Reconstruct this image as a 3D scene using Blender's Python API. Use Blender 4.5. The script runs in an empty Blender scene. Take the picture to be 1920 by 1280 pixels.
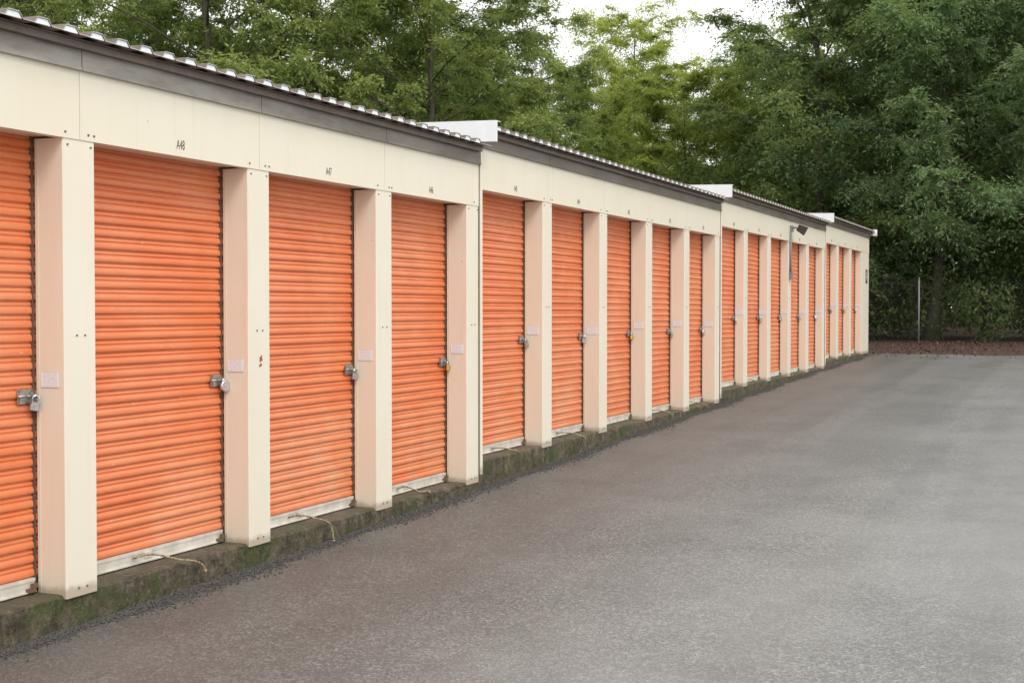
import bpy, math, numpy as np
from mathutils import Vector
R = math.radians
scene = bpy.context.scene
COL = scene.collection
H = 1.55

# ------------------------------------------------------------ materials
def new_mat(name):
    m = bpy.data.materials.new(name); m.use_nodes = True
    nt = m.node_tree
    return m, nt, nt.nodes['Principled BSDF']
def N(nt, t, **kw):
    n = nt.nodes.new(t)
    for k, v in kw.items():
        setattr(n, k, v)
    return n
def noise(nt, scale, detail=4, rough=.6, vec=None, dist=0):
    n = N(nt, 'ShaderNodeTexNoise'); n.inputs['Scale'].default_value = scale
    n.inputs['Detail'].default_value = detail; n.inputs['Roughness'].default_value = rough
    n.inputs['Distortion'].default_value = dist
    if vec: nt.links.new(vec, n.inputs['Vector'])
    return n
def ramp(nt, fac, stops):
    r = N(nt, 'ShaderNodeValToRGB'); e = r.color_ramp.elements
    while len(e) < len(stops): e.new(.5)
    for i, (p, c) in enumerate(stops):
        e[i].position = p
        e[i].color = (c, c, c, 1) if isinstance(c, (int, float)) else (*c, 1)
    nt.links.new(fac, r.inputs['Fac']); return r
def mix(nt, fac, a, b, mode='MIX'):
    m = N(nt, 'ShaderNodeMix', data_type='RGBA', blend_type=mode)
    for s, v in ((m.inputs[0], fac), (m.inputs[6], a), (m.inputs[7], b)):
        if hasattr(v, 'links'): nt.links.new(v, s)
        elif isinstance(v, (int, float)): s.default_value = v
        else: s.default_value = (*v, 1)
    return m.outputs[2]
def mth(nt, op, a, b=0.0, c=None):
    m = N(nt, 'ShaderNodeMath', operation=op)
    for i, v in enumerate((a, b, c)):
        if v is None: continue
        if hasattr(v, 'links'): nt.links.new(v, m.inputs[i])
        else: m.inputs[i].default_value = v
    return m.outputs[0]
def maprange(nt, v, a, b):
    r = N(nt, 'ShaderNodeMapRange'); r.inputs[1].default_value = a; r.inputs[2].default_value = b
    nt.links.new(v, r.inputs[0]); return r.outputs[0]
def bump(nt, b, h, s=.3, d=.01):
    n = N(nt, 'ShaderNodeBump'); n.inputs['Strength'].default_value = s; n.inputs['Distance'].default_value = d
    nt.links.new(h, n.inputs['Height']); nt.links.new(n.outputs[0], b.inputs['Normal'])
def simple(name, col, rough=.5, metal=0, var=.12, sc=12, bmp=0):
    m, nt, b = new_mat(name)
    g = N(nt, 'ShaderNodeNewGeometry')
    n = noise(nt, sc, vec=g.outputs['Position'])
    c = mix(nt, ramp(nt, n.outputs['Fac'], [(.3, 0.), (.7, 1.)]).outputs[0], [x*(1-var) for x in col], [min(1, x*(1+var)) for x in col])
    nt.links.new(c, b.inputs['Base Color'])
    b.inputs['Roughness'].default_value = rough; b.inputs['Metallic'].default_value = metal
    if bmp: bump(nt, b, n.outputs['Fac'], bmp, .01)
    return m

def cream_mat(name, grime, base=(.82, .765, .645)):
    m, nt, b = new_mat(name)
    g = N(nt, 'ShaderNodeNewGeometry'); pos = g.outputs['Position']
    tc = N(nt, 'ShaderNodeTexCoord'); sp = N(nt, 'ShaderNodeSeparateXYZ'); nt.links.new(tc.outputs['Generated'], sp.inputs[0])
    mp = N(nt, 'ShaderNodeMapping'); mp.inputs['Scale'].default_value = (3, 3, .8); nt.links.new(pos, mp.inputs[0])
    st = noise(nt, 1.6, 3, .5, mp.outputs[0])
    c = mix(nt, ramp(nt, st.outputs['Fac'], [(.5, 0.), (.8, .4)]).outputs[0], base, [base[0]*.92, base[1]*.88, base[2]*.80])
    n2 = noise(nt, 1.3, 3, .5, pos)
    c = mix(nt, ramp(nt, n2.outputs['Fac'], [(.35, 0.), (.7, .35)]).outputs[0], c, [base[0]*.97, base[1]*.92, base[2]*.86])
    mp2 = N(nt, 'ShaderNodeMapping'); mp2.inputs['Scale'].default_value = (22, 22, .9); nt.links.new(pos, mp2.inputs[0])
    n6 = noise(nt, 1.0, 3, .6, mp2.outputs[0])
    c = mix(nt, ramp(nt, n6.outputs['Fac'], [(.6, 0.), (.75, .18)]).outputs[0], c, (.52, .44, .32))
    if grime:
        n3 = noise(nt, 14, 5, .7, pos)
        zz = mth(nt, 'SUBTRACT', sp.outputs['Z'], mth(nt, 'MULTIPLY', n3.outputs['Fac'], .03))
        gr = ramp(nt, zz, [(0.0, .6), (.014, 0.)])
        c = mix(nt, gr.outputs[0], c, (.30, .22, .14))
    n4 = noise(nt, 17, 2, .5, pos)
    c = mix(nt, ramp(nt, n4.outputs['Fac'], [(.775, 0.), (.80, .8)]).outputs[0], c, (.30, .11, .04))
    nt.links.new(c, b.inputs['Base Color']); b.inputs['Roughness'].default_value = .38
    n5 = noise(nt, 3.0, 2, .5, pos); bump(nt, b, n5.outputs['Fac'], .12, .02)
    return m
M_pillar = cream_mat('cream_painted_steel', True)
M_header = cream_mat('cream_header_steel', False, (.82, .765, .63))
M_wall = cream_mat('cream_wall_steel', False)
M_screw = simple('screw_rust', (.16, .10, .06), .6)
M_rust = simple('rust_blister', (.32, .11, .045), .8)
M_dark = simple('dark_gap', (.03, .025, .02), .8)
M_track_shade = simple('track_steel_and_shade_line', (.12, .085, .065), .6)
M_white = simple('white_trim', (.82, .84, .86), .35, var=.04)
M_roof = simple('roof_sheet', (.17, .13, .105), .45, .2, .25, 9)
M_closure = simple('roof_rib_face', (.84, .87, .91), .4, var=.10, sc=5)
M_edge = simple('roof_sheet_edge', (.50, .50, .51), .4, .2, .2, 20)
M_galv = simple('galvanised_steel', (.42, .41, .39), .42, .75, .3, 60)
M_chrome = simple('chrome_lock', (.75, .75, .76), .15, 1, .05)
M_brass = simple('brass_lock', (.70, .47, .12), .3, .9, .15, 50)
M_blackplastic = simple('black_lock', (.03, .03, .032), .4)
M_bronze = simple('bronze_lamp', (.05, .037, .03), .6)
M_glass = simple('lamp_glass', (.12, .12, .12), .25)
M_conduit = simple('grey_conduit', (.24, .24, .25), .5)
M_post = simple('dull_post', (.15, .15, .14), .6)
M_wire = simple('fence_wire', (.07, .07, .062), .6)
M_ink = simple('number_ink', (.06, .055, .05), .6)
M_signink = simple('sign_black', (.03, .03, .03), .6)
M_bar = simple('bottom_bar_paint', (.66, .62, .55), .45, .1, .2, 9)

# fascia: weathered brown-grey metal
m, nt, b = new_mat('fascia_steel'); M_fascia = m
g = N(nt, 'ShaderNodeNewGeometry'); pos = g.outputs['Position']
mp = N(nt, 'ShaderNodeMapping'); mp.inputs['Scale'].default_value = (1, .9, 4); nt.links.new(pos, mp.inputs[0])
n1 = noise(nt, 1.5, 5, .65, mp.outputs[0])
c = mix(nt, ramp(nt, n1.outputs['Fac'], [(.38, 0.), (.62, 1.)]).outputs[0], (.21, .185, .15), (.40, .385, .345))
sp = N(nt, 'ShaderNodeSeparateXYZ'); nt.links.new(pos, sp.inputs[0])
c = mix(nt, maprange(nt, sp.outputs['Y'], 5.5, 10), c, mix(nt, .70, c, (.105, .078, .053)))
nt.links.new(c, b.inputs['Base Color']); b.inputs['Roughness'].default_value = .45
bump(nt, b, n1.outputs['Fac'], .15, .03)

# orange door
m, nt, b = new_mat('orange_door_steel'); M_door = m
g = N(nt, 'ShaderNodeNewGeometry'); pos = g.outputs['Position']
tc = N(nt, 'ShaderNodeTexCoord'); sp = N(nt, 'ShaderNodeSeparateXYZ'); nt.links.new(tc.outputs['Generated'], sp.inputs[0])
oi = N(nt, 'ShaderNodeObjectInfo')
mp = N(nt, 'ShaderNodeMapping'); mp.inputs['Scale'].default_value = (1, .55, 7); nt.links.new(pos, mp.inputs[0])
n1 = noise(nt, 2.5, 5, .65, mp.outputs[0])
c = mix(nt, ramp(nt, n1.outputs['Fac'], [(.3, 0.), (.7, 1.)]).outputs[0], (.71, .165, .052), (.81, .245, .095))
n2 = noise(nt, 1.6, 4, .55, pos)
c = mix(nt, ramp(nt, n2.outputs['Fac'], [(.42, 0.), (.66, .55)]).outputs[0], c, (.81, .32, .165))
n8 = noise(nt, 1.1, 5, .7, pos, 1.0)
c = mix(nt, ramp(nt, n8.outputs['Fac'], [(.30, .35), (.48, 0.)]).outputs[0], c, (.60, .145, .055))
n3 = noise(nt, 3.0, 6, .7, pos, .5)
low = maprange(nt, sp.outputs['Z'], .42, .12)
yy = ramp(nt, sp.outputs['Y'], [(.1, .15), (.6, 1.)])
f = mth(nt, 'MULTIPLY', mth(nt, 'MULTIPLY', low, yy.outputs[0]), oi.outputs['Alpha'])
f = mth(nt, 'MULTIPLY', f, ramp(nt, n3.outputs['Fac'], [(.40, 0.), (.62, 1.)]).outputs[0])
c = mix(nt, mth(nt, 'MULTIPLY', f, .55), c, (.66, .42, .24))
n4 = noise(nt, 9, 6, .75, mp.outputs[0])
c = mix(nt, ramp(nt, n4.outputs['Fac'], [(.56, 0.), (.72, .5)]).outputs[0], c, (.50, .18, .09))
n5 = noise(nt, 28, 3, .6, pos)
c = mix(nt, ramp(nt, n5.outputs['Fac'], [(.66, 0.), (.75, .5)]).outputs[0], c, (.82, .50, .36))
nt.links.new(c, b.inputs['Base Color'])
rr = ramp(nt, n4.outputs['Fac'], [(.3, .28), (.7, .48)]); nt.links.new(rr.outputs[0], b.inputs['Roughness'])

# concrete plinth with moss
m, nt, b = new_mat('mossy_concrete'); M_conc = m
g = N(nt, 'ShaderNodeNewGeometry'); pos = g.outputs['Position']
n1 = noise(nt, 8, 7, .8, pos); n2 = noise(nt, 55, 5, .75, pos); n3 = noise(nt, 2.4, 6, .75, pos)
mpk = N(nt, 'ShaderNodeMapping'); mpk.inputs['Scale'].default_value = (9, 9, 1.5); nt.links.new(pos, mpk.inputs[0])
n9 = noise(nt, 1.0, 4, .7, mpk.outputs[0])
c = mix(nt, ramp(nt, n1.outputs['Fac'], [(.40, 0.), (.60, 1.)]).outputs[0], (.060, .046, .026), (.225, .185, .122))
c = mix(nt, ramp(nt, n3.outputs['Fac'], [(.47, 0.), (.58, .8)]).outputs[0], c, (.075, .095, .022))
c = mix(nt, ramp(nt, n9.outputs['Fac'], [(.50, 0.), (.68, .65)]).outputs[0], c, (.035, .030, .018))
c = mix(nt, ramp(nt, n2.outputs['Fac'], [(.57, 0.), (.70, .75)]).outputs[0], c, (.36, .31, .23))
c = mix(nt, ramp(nt, n2.outputs['Fac'], [(.28, .9), (.44, 0.)]).outputs[0], c, (.020, .018, .010))
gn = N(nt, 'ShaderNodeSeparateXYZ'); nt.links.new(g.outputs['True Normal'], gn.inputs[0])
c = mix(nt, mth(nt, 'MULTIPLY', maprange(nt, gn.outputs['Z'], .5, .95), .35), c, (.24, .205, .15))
nt.links.new(c, b.inputs['Base Color']); b.inputs['Roughness'].default_value = .8
bump(nt, b, mth(nt, 'ADD', n2.outputs['Fac'], n1.outputs['Fac']), 1., .025)

# asphalt
m, nt, b = new_mat('asphalt'); M_asph = m
g = N(nt, 'ShaderNodeNewGeometry'); pos = g.outputs['Position']
v = N(nt, 'ShaderNodeTexVoronoi'); v.inputs['Scale'].default_value = 95; nt.links.new(pos, v.inputs['Vector'])
n1 = noise(nt, 120, 3, .75, pos); n7 = noise(nt, 24, 4, .75, pos)
mp = N(nt, 'ShaderNodeMapping'); mp.inputs['Scale'].default_value = (1, .04, 1); mp.inputs['Rotation'].default_value = (0, 0, .03); nt.links.new(pos, mp.inputs[0])
n2 = noise(nt, 1.9, 3, .5, mp.outputs[0], .2); n3 = noise(nt, .6, 5, .6, pos); n10 = noise(nt, 1.7, 5, .65, pos)
sp = N(nt, 'ShaderNodeSeparateXYZ'); nt.links.new(pos, sp.inputs[0])
vc = N(nt, 'ShaderNodeSeparateColor'); nt.links.new(v.outputs['Color'], vc.inputs[0])
c = mix(nt, ramp(nt, vc.outputs[0], [(.0, 0.), (.65, .36), (1., 1.)]).outputs[0], (.060, .059, .056), (.41, .405, .39))
c = mix(nt, ramp(nt, n1.outputs['Fac'], [(.40, 0.), (.68, .6)]).outputs[0], c, (.19, .188, .181))
c = mix(nt, ramp(nt, n7.outputs['Fac'], [(.38, .5), (.58, 0.)]).outputs[0], c, (.082, .081, .077))
c = mix(nt, ramp(nt, n2.outputs['Fac'], [(.36, .34), (.54, 0.)]).outputs[0], c, (.088, .087, .084))
c = mix(nt, ramp(nt, n10.outputs['Fac'], [(.36, .35), (.50, 0.)]).outputs[0], c, (.085, .084, .080))
c = mix(nt, ramp(nt, n3.outputs['Fac'], [(.42, 0.), (.72, .4)]).outputs[0], c, (.24, .237, .228))
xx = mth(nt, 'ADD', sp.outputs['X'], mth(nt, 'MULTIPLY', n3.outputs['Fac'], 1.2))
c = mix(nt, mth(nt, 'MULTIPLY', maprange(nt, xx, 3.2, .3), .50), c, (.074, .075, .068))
painted_sheen = mth(nt, 'MULTIPLY', maprange(nt, xx, 2.4, 4.8), mth(nt, 'MULTIPLY', maprange(nt, sp.outputs['Y'], 23, 9), ramp(nt, n3.outputs['Fac'], [(.30, .5), (.60, 1.)]).outputs[0]))
c = mix(nt, mth(nt, 'MULTIPLY', painted_sheen, .40), c, (.43, .427, .42))  # pale sky sheen painted into the asphalt colour
nt.links.new(c, b.inputs['Base Color'])
rg_ = mth(nt, 'SUBTRACT', ramp(nt, n2.outputs['Fac'], [(.35, .48), (.62, .54)]).outputs[0], mth(nt, 'MULTIPLY', painted_sheen, .10))
nt.links.new(rg_, b.inputs['Roughness'])
bump(nt, b, mth(nt, 'ADD', v.outputs['Distance'], mth(nt, 'ADD', n1.outputs['Fac'], n7.outputs['Fac'])), .42, .006)

# forest ground
m, nt, b = new_mat('leafy_soil'); M_soil = m
g = N(nt, 'ShaderNodeNewGeometry'); pos = g.outputs['Position']
n1 = noise(nt, 9, 7, .75, pos); n2 = noise(nt, .8, 5, .6, pos)
c = mix(nt, ramp(nt, n1.outputs['Fac'], [(.4, 0.), (.62, 1.)]).outputs[0], (.034, .017, .011), (.115, .052, .034))
c = mix(nt, ramp(nt, n2.outputs['Fac'], [(.46, 0.), (.66, .75)]).outputs[0], c, (.034, .025, .016))
nt.links.new(c, b.inputs['Base Color']); b.inputs['Roughness'].default_value = .9
bump(nt, b, n1.outputs['Fac'], .8, .05)

# foliage
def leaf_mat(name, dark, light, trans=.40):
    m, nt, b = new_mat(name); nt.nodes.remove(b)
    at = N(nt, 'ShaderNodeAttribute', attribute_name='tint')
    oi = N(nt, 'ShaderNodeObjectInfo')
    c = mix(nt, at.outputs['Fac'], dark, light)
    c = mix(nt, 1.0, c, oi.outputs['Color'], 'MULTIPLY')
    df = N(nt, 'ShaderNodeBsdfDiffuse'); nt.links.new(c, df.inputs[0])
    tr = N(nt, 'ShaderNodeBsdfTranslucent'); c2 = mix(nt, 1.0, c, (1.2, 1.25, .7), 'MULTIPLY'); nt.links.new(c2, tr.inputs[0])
    ms = N(nt, 'ShaderNodeMixShader'); ms.inputs[0].default_value = trans
    nt.links.new(df.outputs[0], ms.inputs[1]); nt.links.new(tr.outputs[0], ms.inputs[2])
    nt.links.new(ms.outputs[0], nt.nodes['Material Output'].inputs[0])
    return m
M_leaf = leaf_mat('locust_leaves', (.165, .23, .125), (.335, .40, .215), .44)  # dark tone raised and greyed to paint in haze
M_bark = simple('bark', (.10, .092, .065), .9, var=.4, sc=14, bmp=.6)
m, nt, b = new_mat('fallen_leaves'); M_litter = m
at = N(nt, 'ShaderNodeAttribute', attribute_name='tint')
nt.links.new(ramp(nt, at.outputs['Fac'], [(0., (.05, .020, .013)), (.86, (.11, .045, .028)), (1., (.24, .14, .07))]).outputs[0], b.inputs['Base Color'])
b.inputs['Roughness'].default_value = .7
# sticker with rows of fine print
m, nt, b = new_mat('notice_paper'); M_sticker = m
tc = N(nt, 'ShaderNodeTexCoord'); sp = N(nt, 'ShaderNodeSeparateXYZ'); nt.links.new(tc.outputs['Generated'], sp.inputs[0])
rows = mth(nt, 'GREATER_THAN', mth(nt, 'FRACT', mth(nt, 'MULTIPLY', sp.outputs['Z'], 7.0)), .62)
mp = N(nt, 'ShaderNodeMapping'); mp.inputs['Scale'].default_value = (40, 1, 8); nt.links.new(tc.outputs['Generated'], mp.inputs[0])
wn = noise(nt, 1.0, 1, .5, mp.outputs[0])
inx = mth(nt, 'MULTIPLY', mth(nt, 'GREATER_THAN', sp.outputs['X'], .1), mth(nt, 'LESS_THAN', sp.outputs['X'], .9))
fz = mth(nt, 'MULTIPLY', mth(nt, 'MULTIPLY', rows, mth(nt, 'GREATER_THAN', wn.outputs['Fac'], .45)), inx)
c = mix(nt, mth(nt, 'MULTIPLY', fz, .6), (.86, .90, .95), (.32, .30, .36))
nt.links.new(c, b.inputs['Base Color']); b.inputs['Roughness'].default_value = .4
# rope
m, nt, b = new_mat('old_rope'); M_rope = m
g = N(nt, 'ShaderNodeNewGeometry')
n1 = noise(nt, 130, 3, .6, g.outputs['Position'])
nt.links.new(mix(nt, ramp(nt, n1.outputs['Fac'], [(.38, 0.), (.62, 1.)]).outputs[0], (.10, .07, .04), (.52, .43, .27)), b.inputs['Base Color']); b.inputs['Roughness'].default_value = .9

# ------------------------------------------------------------ mesh builder
class MB:
    def __init__(s): s.v = []; s.f = []; s.m = []; s.sm = []
    def quad(s, idx, mat=0, smooth=False): s.f.append(idx); s.m.append(mat); s.sm.append(smooth)
    def box(s, x0, x1, y0, y1, z0, z1, mat=0, c=0.0):
        if c <= 0:
            i = len(s.v)
            s.v += [(x0, y0, z0), (x1, y0, z0), (x1, y1, z0), (x0, y1, z0), (x0, y0, z1), (x1, y0, z1), (x1, y1, z1), (x0, y1, z1)]
            for q in ((0, 3, 2, 1), (4, 5, 6, 7), (0, 1, 5, 4), (1, 2, 6, 5), (2, 3, 7, 6), (3, 0, 4, 7)):
                s.quad(tuple(i+k for k in q), mat)
        else:
            p = [(x0+c, y0), (x1-c, y0), (x1, y0+c), (x1, y1-c), (x1-c, y1), (x0+c, y1), (x0, y1-c), (x0, y0+c)]
            i = len(s.v); n = 8
            s.v += [(a, b_, z0) for a, b_ in p] + [(a, b_, z1) for a, b_ in p]
            s.quad(tuple(i+k for k in range(n-1, -1, -1)), mat); s.quad(tuple(i+n+k for k in range(n)), mat)
            for k in range(n): s.quad((i+k, i+(k+1) % n, i+n+(k+1) % n, i+n+k), mat)
    def tube(s, pts, rad, n=8, mat=0, smooth=True, cap=True):
        pts = [Vector(p) for p in pts]; rings = []
        if not hasattr(rad, '__len__'): rad = [rad]*len(pts)
        up = Vector((0, 0, 1))
        for k, p in enumerate(pts):
            d = (pts[min(k+1, len(pts)-1)]-pts[max(k-1, 0)]).normalized()
            a = d.cross(up)
            if a.length < .1: a = d.cross(Vector((1, 0, 0)))
            a.normalize(); b_ = d.cross(a).normalized()
            i = len(s.v)
            for j in range(n):
                t = 2*math.pi*j/n
                s.v.append(tuple(p+(a*math.cos(t)+b_*math.sin(t))*rad[k]))
            rings.append(i)
        for k in range(len(pts)-1):
            for j in range(n):
                s.quad((rings[k]+j, rings[k]+(j+1) % n, rings[k+1]+(j+1) % n, rings[k+1]+j), mat, smooth)
        if cap:
            s.quad(tuple(rings[0]+j for j in range(n-1, -1, -1)), mat); s.quad(tuple(rings[-1]+j for j in range(n)), mat)
    def mesh(s, name, mats):
        me = bpy.data.meshes.new(name); me.from_pydata(s.v, [], s.f)
        for m_ in mats: me.materials.append(m_)
        me.polygons.foreach_set('material_index', s.m); me.polygons.foreach_set('use_smooth', s.sm)
        import bmesh
        bm = bmesh.new(); bm.from_mesh(me); bmesh.ops.recalc_face_normals(bm, faces=bm.faces); bm.to_mesh(me); bm.free()
        me.update(); return me
WL = {}
def obj(name, me, loc=(0, 0, 0), parent=None, **kw):
    o = bpy.data.objects.new(name, me); COL.objects.link(o)
    WL[o] = Vector(loc)
    if parent is not None:
        o.parent = parent; o.location = Vector(loc)-WL[parent]
    else: o.location = loc
    for k, v in kw.items(): o[k] = v
    return o

# ------------------------------------------------------------ ground
GY = [-80, 0, 5, 7.5, 10, 14, 17.3, 22.7, 30.5, 40, 80, 600]
GZ = [-.10, -.02, .005, .045, .108, .193, .264, .383, .51, .56, .60, .60]
def gz(y): return float(np.interp(y, GY, GZ))
ys = list(np.arange(-80, 0, 8.)) + list(np.arange(0, 40, .5)) + [40, 50, 80, 150, 300, 600]
mb = MB(); xs = [-400, -60, -7, 0, 8, 26, 80, 400]
for y in ys:
    for x in xs: mb.v.append((x, y, gz(y)))
nx = len(xs)
for j in range(len(ys)-1):
    for i in range(nx-1): mb.quad((j*nx+i, j*nx+i+1, (j+1)*nx+i+1, (j+1)*nx+i), 0, True)
obj('ground', mb.mesh('ground', [M_soil]), kind='structure', label='brown leaf covered soil under the trees', category='ground')
rng = np.random.default_rng(5)
mb = MB(); xs = list(np.arange(-.05, 24, .4))
ya = list(np.arange(-40, 0, 4.)) + list(np.arange(0, 30.4, .4)) + [30.6]
for j, y in enumerate(ya):
    for i, x in enumerate(xs):
        yy = y
        if j == len(ya)-1: yy = y+.25+.18*math.sin(x*1.7)+.1*math.sin(x*4.1+1)+rng.normal(0, .05)
        mb.v.append((x, yy, gz(yy)+.006))
nx = len(xs)
for j in range(len(ya)-1):
    for i in range(nx-1): mb.quad((j*nx+i, j*nx+i+1, (j+1)*nx+i+1, (j+1)*nx+i), 0, True)
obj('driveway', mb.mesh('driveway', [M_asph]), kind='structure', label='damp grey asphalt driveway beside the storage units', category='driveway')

# loose gravel crumbling along the plinth
def stones(name, n, fx, fy, size, mat, label, cat):
    rg = np.random.default_rng(11)
    V = []; F = []
    base = np.array([(1, 0, 0), (-.5, .87, 0), (-.5, -.87, 0), (0, 0, .9), (0, 0, -.9)])
    fc = [(0, 1, 3), (1, 2, 3), (2, 0, 3), (1, 0, 4), (2, 1, 4), (0, 2, 4)]
    for i in range(n):
        y = fy(rg); x = fx(rg, y); s = size*rg.uniform(.5, 1.6)
        a = rg.uniform(0, 6.28); ca, sa = math.cos(a), math.sin(a)
        sc = rg.uniform(.6, 1.2, 3)
        k = len(V)
        for p in base*sc*s:
            V.append((x+p[0]*ca-p[1]*sa, y+p[0]*sa+p[1]*ca, gz(y)+.008+p[2]*.7+s*.2))
        F += [tuple(k+q for q in t) for t in fc]
    me = bpy.data.meshes.new(name); me.from_pydata(V, [], F); me.materials.append(mat)
    return obj(name, me, kind='stuff', label=label, category=cat)
M_grav = simple('loose_asphalt_crumbs', (.078, .075, .069), .8, var=.85, sc=70)
stones('gravel', 34000, lambda r, y: .0+abs(r.normal(0, .07+.02*math.sin(y*2.3)+.012*math.sin(y*7.1))), lambda r: 3.5+27*r.random()**1.6, .0062, M_grav,
       'dark loose asphalt crumbs along the concrete plinth', 'gravel')

# ------------------------------------------------------------ building
MOD = 1.52; PW = .22; PD = .18; PH = 2.185
def yk(k): return 5.21+MOD*k-{3: .07, 8: .06}.get(k, 0)
bld = obj('storage_building', None, (-1.0, 10, gz(10)), None,
          label='long cream self storage building with orange roll-up doors', category='storage building')
bld.empty_display_size = .5
sections = [
    (-2, 3, H-1.375), (4, 8, H-1.235), (9, 13, H-1.098), (14, 16, H-.975)]
BX = -6.2
YEND = 30.36

def pillar_mesh(w, nm, rust=False, PD=PD):
    mb = MB(); mb.box(-PD, 0, -w, 0, -.02, PH, 0, .006)
    def dot(y, z, r=.005):
        mb.tube([(-.001, y, z), (.005, y, z)], r, 6, 1, False)
    for z in (.02, PH*.5+.15):
        dot(-w*.36, z); dot(-w*.62, z)
    dot(-.03, PH-.03); dot(-w+.03, PH-.03)
    mb.box(-PD+.02, -PD+.026, -w-.002, -w, 0, PH, 0)
    if rust:
        for y, z, r in ((-.100, 1.078, .013), (-.088, 1.070, .010), (-.104, 1.062, .008), (-.096, 1.040, .011), (-.108, 1.034, .009), (-.09, 1.090, .007)):
            mb.tube([(-.001, y, z), (.001+r*.1, y, z)], [r, r*.8], 7, 2, False)
    return mb.mesh(nm, [M_pillar, M_screw, M_rust])
PD2 = .135
me_pillar = pillar_mesh(PW, 'pillar'); me_pillar2 = pillar_mesh(PW, 'pillar', PD=PD2)
me_endpillar = pillar_mesh(YEND-(yk(16)-PW), 'end_pillar', PD=PD2); me_rustpillar = pillar_mesh(PW, 'pillar', True)
nsl = 32; SL = 2.13/nsl; DW = 1.36
def door_mesh(seed):
    rg = np.random.default_rng(seed)
    prof = []
    pr = [(0, 0), (.03, .0), (.045, .003), (.07, .009), (.10, .0125), (.17, .0145), (.32, .0150), (.44, .0138), (.54, .0108), (.60, .006), (.622, .0032), (.645, .0032), (.665, .0055), (.71, .0076), (.80, .0080), (.88, .0066), (.925, .003), (.945, .0)]
    for i in range(nsl):
        for a, d in pr: prof.append((d, .075+(i+a)*SL))
    prof.append((0, .075+nsl*SL))
    mb = MB(); cols = np.linspace(0, DW, 9)
    dent = rg.normal(0, .0008, (len(cols), nsl+1)); hs = rg.uniform(.88, 1.1, nsl+1)
    for j, (d, z) in enumerate(prof):
        sl = min(j//len(pr), nsl)
        for i, y in enumerate(cols): mb.v.append((d*hs[sl]+dent[i, sl], y, z))
    n = len(cols)
    for j in range(len(prof)-1):
        for i in range(n-1): mb.quad((j*n+i, j*n+i+1, (j+1)*n+i+1, (j+1)*n+i), 0, True)
    for y in (.03, DW-.03-.012): mb.box(.005, .019, y, y+.010, 0, .075+nsl*SL, 1)
    return mb.mesh('door', [M_door, M_track_shade])
door_ms = [door_mesh(s) for s in (1, 2, 3)]
mb = MB(); mb.box(0, .022, .05, DW-.05, .008, .075, 0); mb.box(.022, .034, .05, DW-.05, .008, .014, 0)
mb.box(.022, .026, .05, DW-.05, .06, .075, 0)
mb.box(.022, .05, DW-.11, DW-.07, .012, .03, 1); mb.box(.03, .045, DW-.085, DW-.05, .03, .052, 1); mb.box(.022, .03, .60, .66, .03, .06, 0)
me_bar = mb.mesh('bottom_bar', [M_bar, M_screw])
mb = MB(); mb.box(0, .004, -.06, .045, -.035, .035, 0)
mb.box(.004, .012, -.05, -.04, -.02, .02, 0); mb.box(.004, .012, .02, .03, -.02, .02, 0)
mb.tube([(.011, -.065, .002), (.011, .078, .002)], .0065, 8)
mb.tube([(.011, -.02, .002), (.04, -.02, .004)], .005, 6); mb.box(.003, .028, .032, .037, -.03, .012, 0)
for y, z in ((-.052, .027), (-.052, -.027), (.037, .027), (.0, -.028)): mb.tube([(.003, y, z), (.007, y, z)], .005, 6, 1)
me_latch = mb.mesh('latch', [M_galv, M_screw])
mb = MB(); mb.box(-.055, .055, -.0012, 0, -.036, .036, 0); me_stick = mb.mesh('notice_sticker', [M_sticker])

def rope_mesh(reach, drop, sway, seed, y0=.60, arch=.03):
    # leaves the bottom bar, arches over the ledge and hangs over the plinth edge
    pts = []; n = 40
    for i in range(n):
        t = i/(n-1)
        if t < .6:
            u = t/.6; x = .03+reach*u; z = .045-.028*u+arch*math.sin(math.pi*u)*(.6+.4*math.sin(seed))
        else:
            u = (t-.6)/.4; x = .03+reach+.022*math.sin(u*1.6); z = .017-drop*u*u*.6-drop*u*.4
        pts.append((x, y0+sway*t+.026*math.sin(t*8+seed), z))
    mb = MB(); rad = [.0063+.0016*math.sin(i*2.2) for i in range(n)]
    mb.tube(pts, rad, 7)
    e = pts[-1]; mb.tube([e, (e[0]+.002, e[1], e[2]-.006), (e[0]+.003, e[1]+.002, e[2]-.022)], [.006, .012, .007], 7)
    return mb.mesh('pull_rope', [M_rope])
ROPES = {49: rope_mesh(.185, .05, .1, 0), 48: rope_mesh(.182, .075, .36, 1, .48), 47: rope_mesh(.185, .13, .24, 2, .46), 46: rope_mesh(.13, .004, .24, 1.3, .46),
         45: rope_mesh(.12, .004, .2, 4), 44: rope_mesh(.18, .03, .2, 5)}

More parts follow.
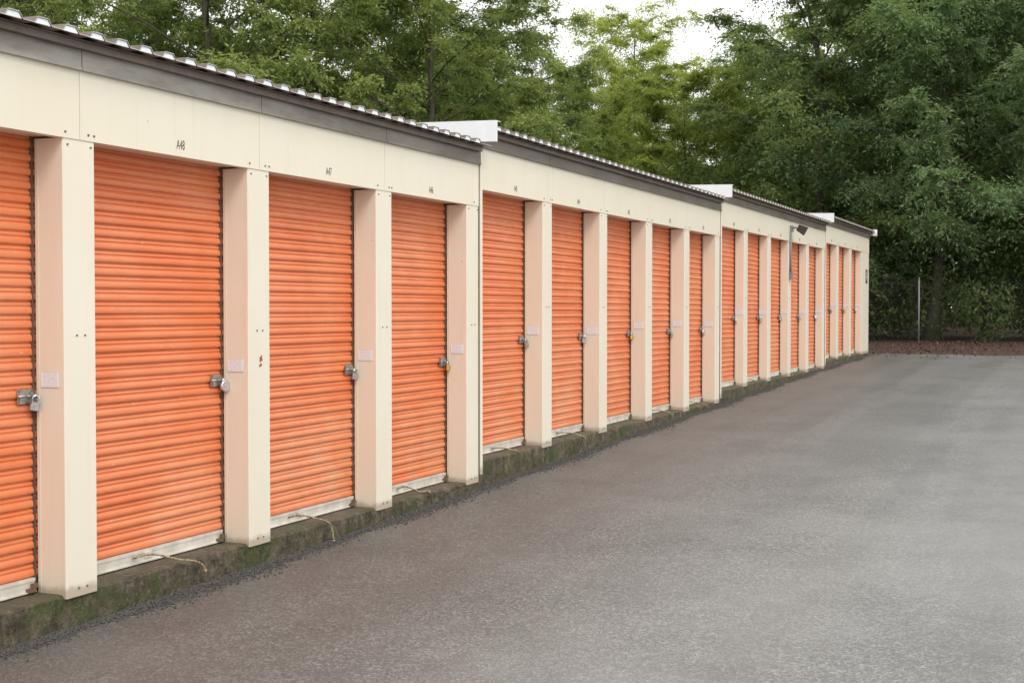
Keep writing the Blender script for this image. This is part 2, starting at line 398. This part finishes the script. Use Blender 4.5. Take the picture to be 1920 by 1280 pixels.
def padlock_meshes(kind):
    body = MB(); sh = MB()
    bm_ = {'silver': M_galv, 'chrome': M_chrome, 'brass': M_brass, 'black': M_blackplastic}[kind]
    if kind == 'chrome':
        body.tube([(-.011, 0, -.025), (-.008, 0, -.025), (.008, 0, -.025), (.011, 0, -.025)], [.029, .034, .034, .028], 24)
        body.tube([(.011, 0, -.025), (.0135, 0, -.025)], [.012, .011], 16)
        sh.tube([(0, -.012+.024*(.5-.5*math.cos(t)), .004+.012*math.sin(t)) for t in np.linspace(0, math.pi, 9)], .0045, 8)
    else:
        w, h, d = .023, .038, .011
        body.box(-d, d, -w, w, -.022-h, -.022, 0, .005)
        body.box(-d-.001, d+.001, -w-.001, w+.001, -.022-h*.75, -.022-h*.55, 0, .005)
        body.box(-d+.002, d-.002, -w+.003, w-.003, -.0245-h, -.022-h, 0, .004)
        pts = [(0, -.015, -.026), (0, -.015, -.005)]+[(0, -.015*math.cos(t), -.005+.015*math.sin(t)) for t in np.linspace(0.2, math.pi-.2, 8)]+[(0, .015, -.005), (0, .015, -.026)]
        sh.tube(pts, .0042, 8)
    return body.mesh('lock_body', [bm_]), sh.mesh('shackle', [M_chrome])
PLM = {k: padlock_meshes(k) for k in ('silver', 'chrome', 'brass', 'black')}

def text_mesh(s, size, sx, off=0.0):
    cu = bpy.data.curves.new('t', 'FONT'); cu.body = s; cu.size = size; cu.align_x = 'CENTER'; cu.align_y = 'CENTER'; cu.extrude = .0004; cu.offset = off
    o = bpy.data.objects.new('t', cu); COL.objects.link(o)
    bpy.context.view_layer.update()
    me = bpy.data.meshes.new_from_object(o.evaluated_get(bpy.context.evaluated_depsgraph_get()))
    bpy.data.objects.remove(o)
    co = np.empty(len(me.vertices)*3, 'f'); me.vertices.foreach_get('co', co); co = co.reshape(-1, 3)
    out = np.stack([co[:, 2], co[:, 0]*sx, co[:, 1]], 1); me.vertices.foreach_set('co', out.ravel())
    me.materials.clear(); me.materials.append(M_ink); me.update(); return me

HH = .335; FH = .125
prev_end = yk(-3)
lock_kinds = {49: 'silver', 48: 'chrome', 47: 'silver', 46: 'brass', 45: 'silver', 44: 'silver', 43: 'brass', 42: 'silver', 41: 'chrome', 40: 'chrome', 39: 'silver', 38: 'silver', 37: 'silver', 36: 'chrome', 35: 'silver', 34: 'brass', 33: 'chrome'}
lock_lab = {'silver': 'weathered grey padlock hanging on a door latch', 'chrome': 'round shiny chrome disc lock on a door latch',
            'brass': 'brass padlock hanging on a door latch', 'black': 'black padlock hanging on a door latch'}
fade = {48: .35, 47: .85, 46: .75, 45: .7, 44: .4, 43: .35, 49: .3}
rl = np.random.default_rng(3)
for si, (ka, kb, zb) in enumerate(sections):
    y0 = prev_end+.004; y1 = yk(kb) if si < 3 else YEND
    last = si == 3
    zt = zb+PH
    # plinth: weathered, slightly chipped front edge
    mb = MB(); yv = np.arange(y0, y1, .035).tolist()+[y1]
    rg = np.random.default_rng(40+si); m_ = 9
    def smooth_noise(step, amp):
        kk = np.arange(0, len(yv)+step, step); return np.interp(np.arange(len(yv)), kk, rg.normal(0, amp, len(kk)))
    ja = smooth_noise(9, .002)+smooth_noise(3, .0016); jb = smooth_noise(7, .0025); jc = np.abs(smooth_noise(5, .005))+np.abs(smooth_noise(2, .003))
    for q in range(len(yv)//22):
        c0 = rg.integers(2, len(yv)-4); jc[c0:c0+rg.integers(1, 4)] += rg.uniform(.008, .022)
    for j, y in enumerate(yv):
        ch = .004+jc[j]; gl = gz(y)
        mb.v += [(BX, y, gl-.3), (BX, y, zb), (-.05, y, zb), (-.012-ch, y, zb+ja[j]*.4), (-.010+ja[j]*.5, y, zb-ch-.003)]
        for q in range(3):
            t = (q+1)/3.5
            mb.v.append((-.009+jb[j]+rg.normal(0, .0020), y, (zb-ch)*(1-t)+gl*t))
        mb.v.append((-.008+jb[j], y, gl-.1))
    for j in range(len(yv)-1):
        for i in range(m_-1): mb.quad((j*m_+i, j*m_+i+1, (j+1)*m_+i+1, (j+1)*m_+i), 0)
    mb.quad(tuple(range(m_)), 0); mb.quad(tuple((len(yv)-1)*m_+i for i in range(m_-1, -1, -1)), 0)
    obj('concrete_plinth', mb.mesh('concrete_plinth', [M_conc]), (0, 0, 0), bld, label='mossy weathered concrete plinth')
    # wall body
    mb = MB(); mb.box(BX, -.26, y0, y1, zb+.002, zt+HH+.05, 0)
    if si: mb.box(-.26, -.001, y0, y0+.028, zb-.015, zt+HH-.002, 0)
    mb.box(-.255, -.205, y0+.03, y1-.01, zt+.04, zt+HH, 1)  # dark fill above the doors stands in for shade behind the header
    obj('wall', mb.mesh('wall', [M_wall, M_dark]), (0, 0, 0), bld)
    if si:
        mb = MB(); mb.box(-.004, .020, y0-.004, y0+.030, zb-.10, zt+HH-.01, 0, .004)
        mb.box(.0005, .008, y0-.012, y0-.005, zb-.10, zt+HH-.13, 1); mb.box(.006, .009, y0+.031, y0+.037, zt+.002, zt+HH-.01, 1)  # dark strips beside the trim stand in for its shadow line
        obj('corner_trim', mb.mesh('corner_trim', [M_pillar, M_track_shade]), (0, 0, 0), bld)
    # header and fascia panels
    mb = MB(); fb = MB(); edges = [y0+(.023 if si else 0)]
    edges += [yk(k)-PW*.5 for k in range(ka, kb+(0 if not last else 1)) if yk(k)-PW*.5 > y0+.3]+[y1]
    if last: edges = [e for e in edges if e < y1-.9]+[y1]
    for a, b_ in zip(edges[:-1], edges[1:]):
        mb.box(-.045, .005, a+.0018, b_-.0018, zt, zt+HH, 0)
        fb.box(-.045, .022, a+.003, b_-.003, zt+HH+.001, zt+HH+FH, 0)
        fb.box(.022, .027, a+.003, b_-.003, zt+HH-.004, zt+HH+.010, 0)
        for dy in (-.10, .10, .06):
            if y0+.2 < b_+dy < y1-.05: mb.tube([(.004, b_+dy, zt+.028), (.009, b_+dy, zt+.028)], .006, 6, 2, False)
    mb.box(-.20, -.046, y0+.03, y1-.005, zt+.012, zt+.02, 0)
    mb.box(-.044, -.006, edges[0]+.01, y1-.01, zt+.01, zt+HH-.01, 1)
    hdr = obj('header', mb.mesh('header', [M_header, M_dark, M_screw]), (0, 0, 0), bld)
    fb.box(-.04, .012, y0+.01, y1-.01, zt+HH+.008, zt+HH+FH-.008, 1)
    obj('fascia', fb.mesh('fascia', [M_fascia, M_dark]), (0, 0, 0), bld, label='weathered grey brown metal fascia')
    # corrugated roof
    per = .18; zr = zt+HH+FH+.012; xe = .135; rh = .029
    ry1 = y1-.045 if not last else y1+.02
    prof = []
    y = y0+.02
    prof.append((y, 0))
    while y+per < ry1:
        prof += [(y+.034, 0), (y+.056, rh), (y+.122, rh), (y+.144, 0), (y+per, 0)]; y += per
    prof = [p for i, p in enumerate(prof) if i == 0 or p[0] > prof[i-1][0]+1e-5]; prof.append((ry1, 0))
    mb = MB(); nP = len(prof)
    for xx, rise in ((xe, 0), (BX-.1, .16)):
        for th in (0, -.004):
            for (yy, zz) in prof: mb.v.append((xx, yy, zr+zz+rise+th))
    for i in range(nP-1):
        mb.quad((i, i+1, 2*nP+i+1, 2*nP+i), 0); mb.quad((nP+i, nP+i+1, 3*nP+i+1, 3*nP+i), 0); mb.quad((i, i+1, nP+i+1, nP+i), 2)
    yq = y0+.02
    while yq+per < ry1:
        i = len(mb.v); x = xe-.006
        for xx in (x, x-.01):
            mb.v += [(xx, yq+.037, zr-.002), (xx, yq+.057, zr+rh-.005), (xx, yq+.121, zr+rh-.005), (xx, yq+.141, zr-.002)]
        mb.quad((i, i+1, i+2, i+3), 1); mb.quad((i+7, i+6, i+5, i+4), 1); mb.quad((i, i+3, i+7, i+4), 1); yq += per
    mb.box(-.05, .07, y0+.02, ry1-.01, zr-.012, zr-.0045, 0)
    mb.box(.022, .06, y0+.02, ry1-.01, zr-.045, zr-.013, 0)
    obj('roof', mb.mesh('roof', [M_roof, M_closure, M_edge]), (0, 0, 0), bld, label='corrugated metal roof sheet with pale ribs')
    if si:
        mb = MB(); i = 0; xf = .165; zl = zr-.105; zh = zr+.062; t0 = y0-.034; t1 = y0-.004
        for yy in (t0, t1):
            mb.v += [(xf, yy, zl), (xf, yy, zh), (BX-.1, yy, zh+.165), (BX-.1, yy, zl+.165)]
        mb.quad((0, 1, 2, 3)); mb.quad((7, 6, 5, 4)); mb.quad((0, 4, 5, 1)); mb.quad((1, 5, 6, 2)); mb.quad((3, 2, 6, 7)); mb.quad((0, 3, 7, 4))
        i = len(mb.v)
        for yy in (t1, t1+.06):
            mb.v += [(xf, yy, zh-.006), (xf, yy, zh), (BX-.1, yy, zh+.165), (BX-.1, yy, zh+.159)]
        for q in ((0, 1, 2, 3), (7, 6, 5, 4), (0, 4, 5, 1), (1, 5, 6, 2), (3, 2, 6, 7)): mb.quad(tuple(i+a for a in q))
        obj('rake_trim', mb.mesh('rake_trim', [M_white]), (0, 0, 0), bld, label='white folded metal rake trim')
    if last:
        mb = MB(); mb.box(BX, .17, y1+.022, y1+.05, zr-.09, zr+.05, 0); mb.box(.09, .17, y1-.05, y1+.021, zr-.09, zr-.02, 0)
        obj('rake_trim', mb.mesh('rake_trim', [M_white]), (0, 0, 0), bld)
    # pillars and doors
    if si == 0:
        obj('pillar', me_pillar, (0, prev_end+PW, zb), bld)
    dx = PD-PD2 if si >= 2 else 0.0
    for n_, k in enumerate(range(ka, kb+1)):
        yf = yk(k) if k != 16 else YEND
        pm = me_pillar if si < 2 else me_pillar2
        if k == 1: pm = me_rustpillar
        if k == 16: pm = me_endpillar
        p = obj('pillar', pm, (0, yf, zb), bld)
        near = yk(k)-PW
        unit = 49-k
        st = obj('notice_sticker', me_stick, (-.088+dx*.5+rl.normal(0, .006), near-.0032, zb+1.035+rl.normal(0, .01)), p)
        st.rotation_euler = (0, rl.normal(0, .03), 0)
        d = obj('door', door_ms[k % 3], (-.202+dx, near+.03-DW, zb), bld)
        d.color = (1, 1, 1, fade.get(unit, .2))
        obj('bottom_bar', me_bar, (-.200+dx, near+.03-DW, zb), d)
        la = obj('latch', me_latch, (-.182+dx, near-.062, zb+.952), d)
        if unit in ROPES:
            obj('pull_rope', ROPES[unit], (-.200, near+.03-DW, zb), d)
        elif unit in (42, 41, 39): obj('pull_rope', ROPES[44 if unit == 41 else 45], (-.200, near+.03-DW, zb), d)
        tm = text_mesh('A%d' % unit, .073, .58)
        ctr = near-(MOD-PW)/2
        obj('unit_number', tm, (.0056, ctr+.02, zt+.060), hdr)
        kind = lock_kinds.get(unit, 'silver')
        pl = obj('padlock', None, (-.150+dx, near-.030, zb+.945), None, label=lock_lab[kind], category='padlock', group='padlocks on the storage doors')
        pl.empty_display_size = .05
        pb = obj('lock_body', PLM[kind][0], (-.150+dx, near-.030, zb+.945), pl); ps = obj('shackle', PLM[kind][1], (-.150+dx, near-.030, zb+.945), pl)
        pl.rotation_euler = (rl.normal(0, .25), 0, rl.normal(-.3, .3))
    prev_end = y1

# floodlight and conduit on the third section
zb3 = sections[2][2]; yL = yk(11)-.10
fl = obj('floodlight', None, (0.02, yL, H+1.30), bld)
mb = MB(); mb.box(.006, .05, yL-.045, yL+.045, H+1.24, H+1.34, 0, .008); mb.tube([(.05, yL, H+1.30), (.11, yL, H+1.31)], .014, 8)
mb.v = [(a-.02, b_-yL, c_-(H+1.30)) for a, b_, c_ in mb.v]
obj('lamp_bracket', mb.mesh('lamp_bracket', [M_conduit]), (0.02, yL, H+1.30), fl)
mb = MB()
back = [(-.06, -.05), (.06, -.05), (.06, .05), (-.06, .05)]; fr = [(-.12, -.065), (.12, -.065), (.12, .065), (-.12, .065)]
for (a, b_) in back: mb.v.append((0, a, b_))
for (a, b_) in fr: mb.v.append((.13, a, b_))
for (a, b_) in fr: mb.v.append((.155, a*1.05, b_*1.05))
for s in (0, 4):
    for i in range(4): mb.quad((s+i, s+(i+1) % 4, s+4+(i+1) % 4, s+4+i))
mb.quad((3, 2, 1, 0)); mb.quad((8, 9, 10, 11), 1)
lh = obj('lamp_head', mb.mesh('lamp_head', [M_bronze, M_glass]), (0.12, yL, H+1.31), fl); lh.rotation_euler = (0, R(28), R(12))
mb = MB(); cx = .020; mb.tube([(cx, yL-.05, H+1.24), (cx, yL-.05, H+.58)], .017, 8); mb.box(.002, .055, yL-.09, yL-.005, H+.46, H+.58, 0, .005)
obj('conduit', mb.mesh('conduit', [M_conduit]), (0, 0, 0), bld)
mb = MB(); mb.box(0, .004, -.12, .12, -.15, .15, 0); ep = obj('letter_sign', mb.mesh('letter_sign', [M_signink]), (.001, YEND-.33, H+.69), bld)
tm = text_mesh('A', .30, .9); tm.materials.clear(); tm.materials.append(M_white); obj('sign_letter', tm, (.0062, YEND-.33, H+.69), ep)

# ------------------------------------------------------------ foliage helpers
def quads_mesh(name, P, tint, mats):
    n = len(P); me = bpy.data.meshes.new(name)
    me.vertices.add(n*4); me.loops.add(n*4); me.polygons.add(n)
    me.vertices.foreach_set('co', P.reshape(-1).astype('f'))
    me.loops.foreach_set('vertex_index', np.arange(n*4, dtype='i'))
    me.polygons.foreach_set('loop_start', np.arange(0, n*4, 4, dtype='i'))
    me.polygons.foreach_set('loop_total', np.full(n, 4, 'i'))
    for m_ in mats: me.materials.append(m_)
    a = me.attributes.new('tint', 'FLOAT', 'POINT'); a.data.foreach_set('value', np.repeat(tint, 4).astype('f'))
    me.update(calc_edges=True); me.validate(); return me
def unit_v(a): return a/np.maximum(np.linalg.norm(a, axis=-1, keepdims=True), 1e-6)
def leaf_quads(pos, ld, rg, L, W):
    n = len(pos); ld = unit_v(ld)
    w = unit_v(np.cross(ld, rg.normal(0, .6, (n, 3))+np.array([0, 0, 1.])))
    l = (L*rg.uniform(.6, 1.35, n))[:, None]; ww = (W*rg.uniform(.7, 1.3, n))[:, None]
    return np.stack([pos, pos+ld*l*.5+w*ww, pos+ld*l, pos+ld*l*.5-w*ww], 1)

def make_tree(seed, h, r, base, nl, twigs, lpt, L=.15, W=.027, flat=.45):
    rg = np.random.default_rng(seed); mb = MB()
    n = 12; tz = np.linspace(-.2, h*.93, n); xy = np.cumsum(rg.normal(0, .16, (n, 2)), 0); xy -= xy[0]
    tp = np.column_stack([xy, tz]); r0 = .009*h+.03
    tr = r0*(1-np.linspace(0, 1, n))**.9+.02; tr[0] *= 1.5
    mb.tube(tp, list(tr), 9)
    tips = []; dirs = []
    for i in range(nl):
        t = base+(.97-base)*(i+rg.uniform(0, 1))/nl; s = (t-base)/(1-base)
        z = t*h*.93; p0 = np.array([np.interp(z, tz, tp[:, 0]), np.interp(z, tz, tp[:, 1]), z])
        az = i*2.4+rg.normal(0, .5); Rr = r*max(.18, math.sin(math.pi*(.2+.78*s))**.75)*rg.uniform(.65, 1.15)
        el = R(18+42*s+rg.normal(0, 8)); d = np.array([math.cos(az), math.sin(az), 0])
        pts = []; m_ = 7; wob = np.cumsum(rg.normal(0, .10, (m_, 3)), 0)
        for j in range(m_):
            u = j/(m_-1); pts.append(p0+d*Rr*u+np.array([0, 0, math.tan(el)*Rr*(u-.32*u*u)])+wob[j]*u)
        rad0 = max(.02, np.interp(z, tz, tr)*.38)
        mb.tube(pts, [rad0*(1-.85*j/(m_-1)) for j in range(m_)], 6)
        pts = np.array(pts)
        for u in np.linspace(.22, 1, 8):
            q = np.array([np.interp(u*(m_-1), range(m_), pts[:, c]) for c in range(3)])
            sg = 1 if rg.random() < .5 else -1
            a2 = az+sg*rg.uniform(.4, 1.3)*(1.15-u); d2 = np.array([math.cos(a2), math.sin(a2), rg.uniform(-.1, .4)])
            ln = r*rg.uniform(.14, .34); e = q+d2*ln; md = q+d2*ln*.5+np.array([0, 0, .06])
            mb.tube([q, md, e], [rad0*.3+.006, rad0*.2+.004, .006], 5)
            tips += [e, md] if rg.random() < .6 else [e]; dirs += [d2, d2][:(len(tips)-len(dirs))]
        a3 = az+rg.uniform(1.5, 4.5); d3 = np.array([math.cos(a3), math.sin(a3), .3])
        tips.append(p0+d3*rg.uniform(.35, .9)); dirs.append(d3)
    tips.append(tp[-1]); dirs.append(np.array([0, 0, 1.]))
    T = np.array(tips); D = np.array(dirs); nt_ = len(T)
    csz = rg.uniform(.5, 1.3, nt_)
    # clump-scale light and dark masses
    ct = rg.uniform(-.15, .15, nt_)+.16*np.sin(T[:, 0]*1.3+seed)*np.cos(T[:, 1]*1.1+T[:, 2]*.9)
    td = unit_v(rg.normal(0, 1, (nt_, twigs, 3))*np.array([1, 1, flat])+unit_v(D)[:, None, :]*.55+np.array([0, 0, .12]))
    tl = csz[:, None]*rg.uniform(.45, 1.1, (nt_, twigs))
    u = (np.arange(lpt)+.5)/lpt*np.ones((nt_, twigs, 1))+rg.uniform(-.04, .04, (nt_, twigs, lpt))
    s = u*tl[..., None]
    P = T[:, None, None, :]+td[:, :, None, :]*s[..., None]; P[..., 2] -= .55*s*s
    P += rg.normal(0, .03, P.shape)
    ld = td[:, :, None, :]*.55+rg.normal(0, .6, P.shape)*np.array([1, 1, .5]); ld[..., 2] -= .4
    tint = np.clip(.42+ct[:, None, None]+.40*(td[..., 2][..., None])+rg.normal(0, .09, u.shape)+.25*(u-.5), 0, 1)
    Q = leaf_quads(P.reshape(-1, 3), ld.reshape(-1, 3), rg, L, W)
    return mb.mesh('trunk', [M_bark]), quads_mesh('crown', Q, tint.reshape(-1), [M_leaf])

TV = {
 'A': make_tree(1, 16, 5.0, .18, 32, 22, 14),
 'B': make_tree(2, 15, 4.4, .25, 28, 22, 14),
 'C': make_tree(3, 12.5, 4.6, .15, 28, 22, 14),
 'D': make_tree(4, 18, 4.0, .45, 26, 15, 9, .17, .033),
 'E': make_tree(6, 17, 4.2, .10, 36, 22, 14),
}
def tree(var, px, d, sc, rot, col, lab, zoff=0.0):
    a = (px-960)/2500; x = 4.48+d*(-.3965+.918*a); y = d*(.918+.3965*a)
    e = obj('tree', None, (round(x, 2), round(y, 2), gz(y)+zoff), None, label=lab, category='tree', group='trees behind the storage units')
    t = bpy.data.objects.new('trunk', TV[var][0]); c = bpy.data.objects.new('crown', TV[var][1])
    for o in (t, c): COL.objects.link(o); o.parent = e
    c.color = (*col, 1)
    e.rotation_euler = (0, 0, rot); e.scale = (sc, sc, sc)
G1 = (1.0, 1.02, .84); G2 = (1.18, 1.14, .82); BL = (.92, 1.02, 1.0); YL_GLOW = (1.55, 1.38, .78); DK = (.8, .86, .7)  # the yellow tint also carries a painted back-light glow
LG = 'tall green locust tree rising behind the storage roof'
LD = 'dark green locust tree with drooping boughs by the fence'
LY = 'yellow green tree, back-lit glow in its tint, standing against the bright sky'
for t in [
 ('A', 30, 42, .86, 0.3, G1, LG), ('B', 210, 47, 1.1, 1.4, G2, LG), ('A', 400, 38, 1.0, 2.2, G2, LG), ('C', 560, 45, 1.15, 4.0, G1, LG),
 ('E', 700, 52, .92, 4.6, DK, LG), ('A', 815, 42, .90, 2.6, G2, LG), ('B', 850, 55, .85, .7, G1, LG), ('C', 1010, 47, .68, 2.9, G2, LG),
 ('C', 1140, 56, .84, 1.1, (1.25, 1.2, .75), LY), ('C', 1265, 50, .76, 3.6, (1.35, 1.25, .7), LY), ('D', 1225, 80, 1.07, .5, YL_GLOW, LY),
 ('C', 1340, 62, .82, 5.0, (1.5, 1.35, .65), LY), ('B', 1180, 66, .68, 2.0, (1.3, 1.2, .75), LY),  # warm tints of the middle trees paint in back-lighting
 ('E', 1560, 43, .93, 1.9, G1, LD), ('A', 1680, 48, .95, .2, BL, LD), ('E', 1745, 41, .95, 4.4, BL, LD), ('B', 1850, 46, 1.0, 3.3, BL, LD),
 ('A', 1940, 40, .95, 5.5, BL, LD), ('A', 2090, 46, 1.1, 1.0, BL, LD), ('B', 1700, 58, 1.2, 2.2, G2, LD), ('C', 1450, 52, .80, 5.9, G1, LD),
 ('A', -170, 44, 1.05, 1.9, G1, LG)]:
    tree(*t)

def cloud(name, C, Rr, n, L, W, seed, col, label, cat):
    rg = np.random.default_rng(seed); C = np.array(C); Rr = np.array(Rr); m_ = len(C)
    dv = unit_v(rg.normal(0, 1, (m_, n, 3))); rad = rg.uniform(.55, 1.08, (m_, n, 1))
    P = C[:, None, :]+dv*rad*Rr[:, None, :]
    P += .25*np.sin(P[..., [1, 2, 0]]*2.3)
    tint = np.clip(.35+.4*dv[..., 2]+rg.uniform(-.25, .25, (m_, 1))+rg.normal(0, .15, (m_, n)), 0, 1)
    ld = dv*.3+rg.normal(0, .8, P.shape); ld[..., 2] -= .25
    Q = leaf_quads(P.reshape(-1, 3), ld.reshape(-1, 3), rg, L, W)
    o = obj(name, quads_mesh(name, Q, tint.reshape(-1), [M_leaf]), kind='stuff', label=label, category=cat); o.color = (*col, 1); return o
rg = np.random.default_rng(77); C = []; RR = []
for i in range(240):
    x = rg.uniform(-12, 20); y = rg.uniform(40.1, 47); hh = rg.uniform(.6, 1.5)
    lift = rg.uniform(0, 4.2) if y > 42 else rg.uniform(0, 2.2)
    C.append((x, y, gz(y)+hh*.6+lift)); RR.append((rg.uniform(.7, 1.5), rg.uniform(.7, 1.2), hh))
cloud('undergrowth', C, RR, 560, .15, .035, 8, (.55, .60, .43), 'tangled green undergrowth behind the chain link fence', 'undergrowth')  # tint darkened to paint in the shade of the canopy
C = []; RR = []
for i in range(140):
    px = -500+3200*i/139+rg.normal(0, 15); d = rg.uniform(66, 84); a = (px-960)/2500
    x = 4.48+d*(-.3965+.918*a); y = d*(.918+.3965*a)
    top = 14.0+rg.normal(0, 1.5)
    if 960 < px < 1430: top = 8.0+rg.normal(0, .8)
    z = 1.0
    while z < top:
        C.append((x+rg.normal(0, .8), y+rg.normal(0, 1), z)); q = rg.uniform(1.4, 2.5); RR.append((q, q, q*.8)); z += q*.95
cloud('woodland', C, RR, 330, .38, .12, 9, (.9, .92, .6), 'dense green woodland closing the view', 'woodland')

# leaf litter
rg = np.random.default_rng(21); n = 10000
x = rg.uniform(-3, 22, n); y = np.where(rg.random(n) < .96, rg.uniform(30.7, 40, n), 30.7-np.abs(rg.normal(0, 1.3, n)))
keep = (np.sin(x*1.3)+np.sin(y*1.9+x*.7)+rg.normal(0, .8, n)) > -.8
x = x[keep]; y = y[keep]; n = len(x)
x = np.where(y < 30.7, np.abs(x)+.05, x)
P = np.column_stack([x, y, np.interp(y, GY, GZ)+.02])
ld = rg.normal(0, 1, (n, 3))*np.array([1, 1, .25])
Q = leaf_quads(P, ld, rg, .06, .018); Q[..., 2] += .012*rg.random((n, 4))
obj('leaf_litter', quads_mesh('leaf_litter', Q, rg.random(n), [M_litter]), kind='stuff', label='fallen brown leaves scattered along the pavement edge', category='fallen leaves')

# chain link fence
FY = 39.5; zf = gz(FY); FX0, FX1 = -9, 24; FHt = 1.8
fe = obj('chain_link_fence', None, (0, FY, zf), None, label='old grey chain link fence before dark undergrowth', category='fence')
mb = MB(); sp_ = .11; w = .0018
k = FX0-FHt
while k < FX1:
    for s in (1, -1):
        a0, a1 = (k, k+FHt) if s == 1 else (k+FHt, k)
        pts = [(a0, 0, .03), (a1, 0, .03+FHt-.06)]
        if min(a0, a1) > FX0-.01 and max(a0, a1) < FX1: mb.tube([(p[0], s*.003, p[2]) for p in pts], w, 3, 0, False, False)
    k += sp_
obj('wire_mesh', mb.mesh('wire_mesh', [M_wire]), (0, FY, zf), fe)
mb = MB(); mb.tube([(0, 0, -.1), (0, 0, 1.82)], .022, 10); mb.tube([(0, 0, 1.82), (0, 0, 1.86)], [.03, .012], 10); me_post = mb.mesh('fence_post', [M_conduit])
for x in (-8.9, -5.95, .06, 6.1, 12.1, 18.1, 23.9): obj('fence_post', me_post, (x, FY-.05, zf), fe)

# ------------------------------------------------------------ world, sun, camera
w = bpy.data.worlds.new('World'); scene.world = w; w.use_nodes = True; nt = w.node_tree
bg = nt.nodes['Background']; sk = N(nt, 'ShaderNodeTexSky', sky_type='NISHITA')
sk.sun_disc = False; sk.sun_elevation = R(48); sk.sun_rotation = R(128); sk.air_density = 1.2; sk.dust_density = 3
tc = N(nt, 'ShaderNodeTexCoord'); cn = noise(nt, 1.8, 5, .55, tc.outputs['Generated'])
cl = ramp(nt, cn.outputs['Fac'], [(.3, (.87, .88, .885)), (.7, (1., .992, .965))])
cl = mix(nt, 1.0, cl.outputs[0], (16, 16, 16), 'MULTIPLY')
c = mix(nt, .88, sk.outputs[0], cl)
nt.links.new(c, bg.inputs['Color']); bg.inputs['Strength'].default_value = .10
sd = bpy.data.lights.new('sun', 'SUN'); sd.energy = 1.5; sd.angle = R(22); sd.color = (1, .955, .88)
so = bpy.data.objects.new('sun', sd); COL.objects.link(so)
sv = Vector((.79*math.cos(R(48)), -.61*math.cos(R(48)), math.sin(R(48))))
so.rotation_euler = sv.to_track_quat('Z', 'Y').to_euler(); so.location = (10, -5, 20)
cd = bpy.data.cameras.new('camera'); co = bpy.data.objects.new('camera', cd); COL.objects.link(co)
cd.sensor_width = 36; cd.lens = 46.875; cd.clip_end = 2000; cd.clip_start = .1
cd.dof.use_dof = True; cd.dof.focus_distance = 10.0; cd.dof.aperture_fstop = 8
co.location = (4.48, 0, H); co.rotation_euler = (R(90-1.44), 0, R(23.36)); scene.camera = co
scene.view_settings.view_transform = 'Standard'; scene.view_settings.look = 'None'
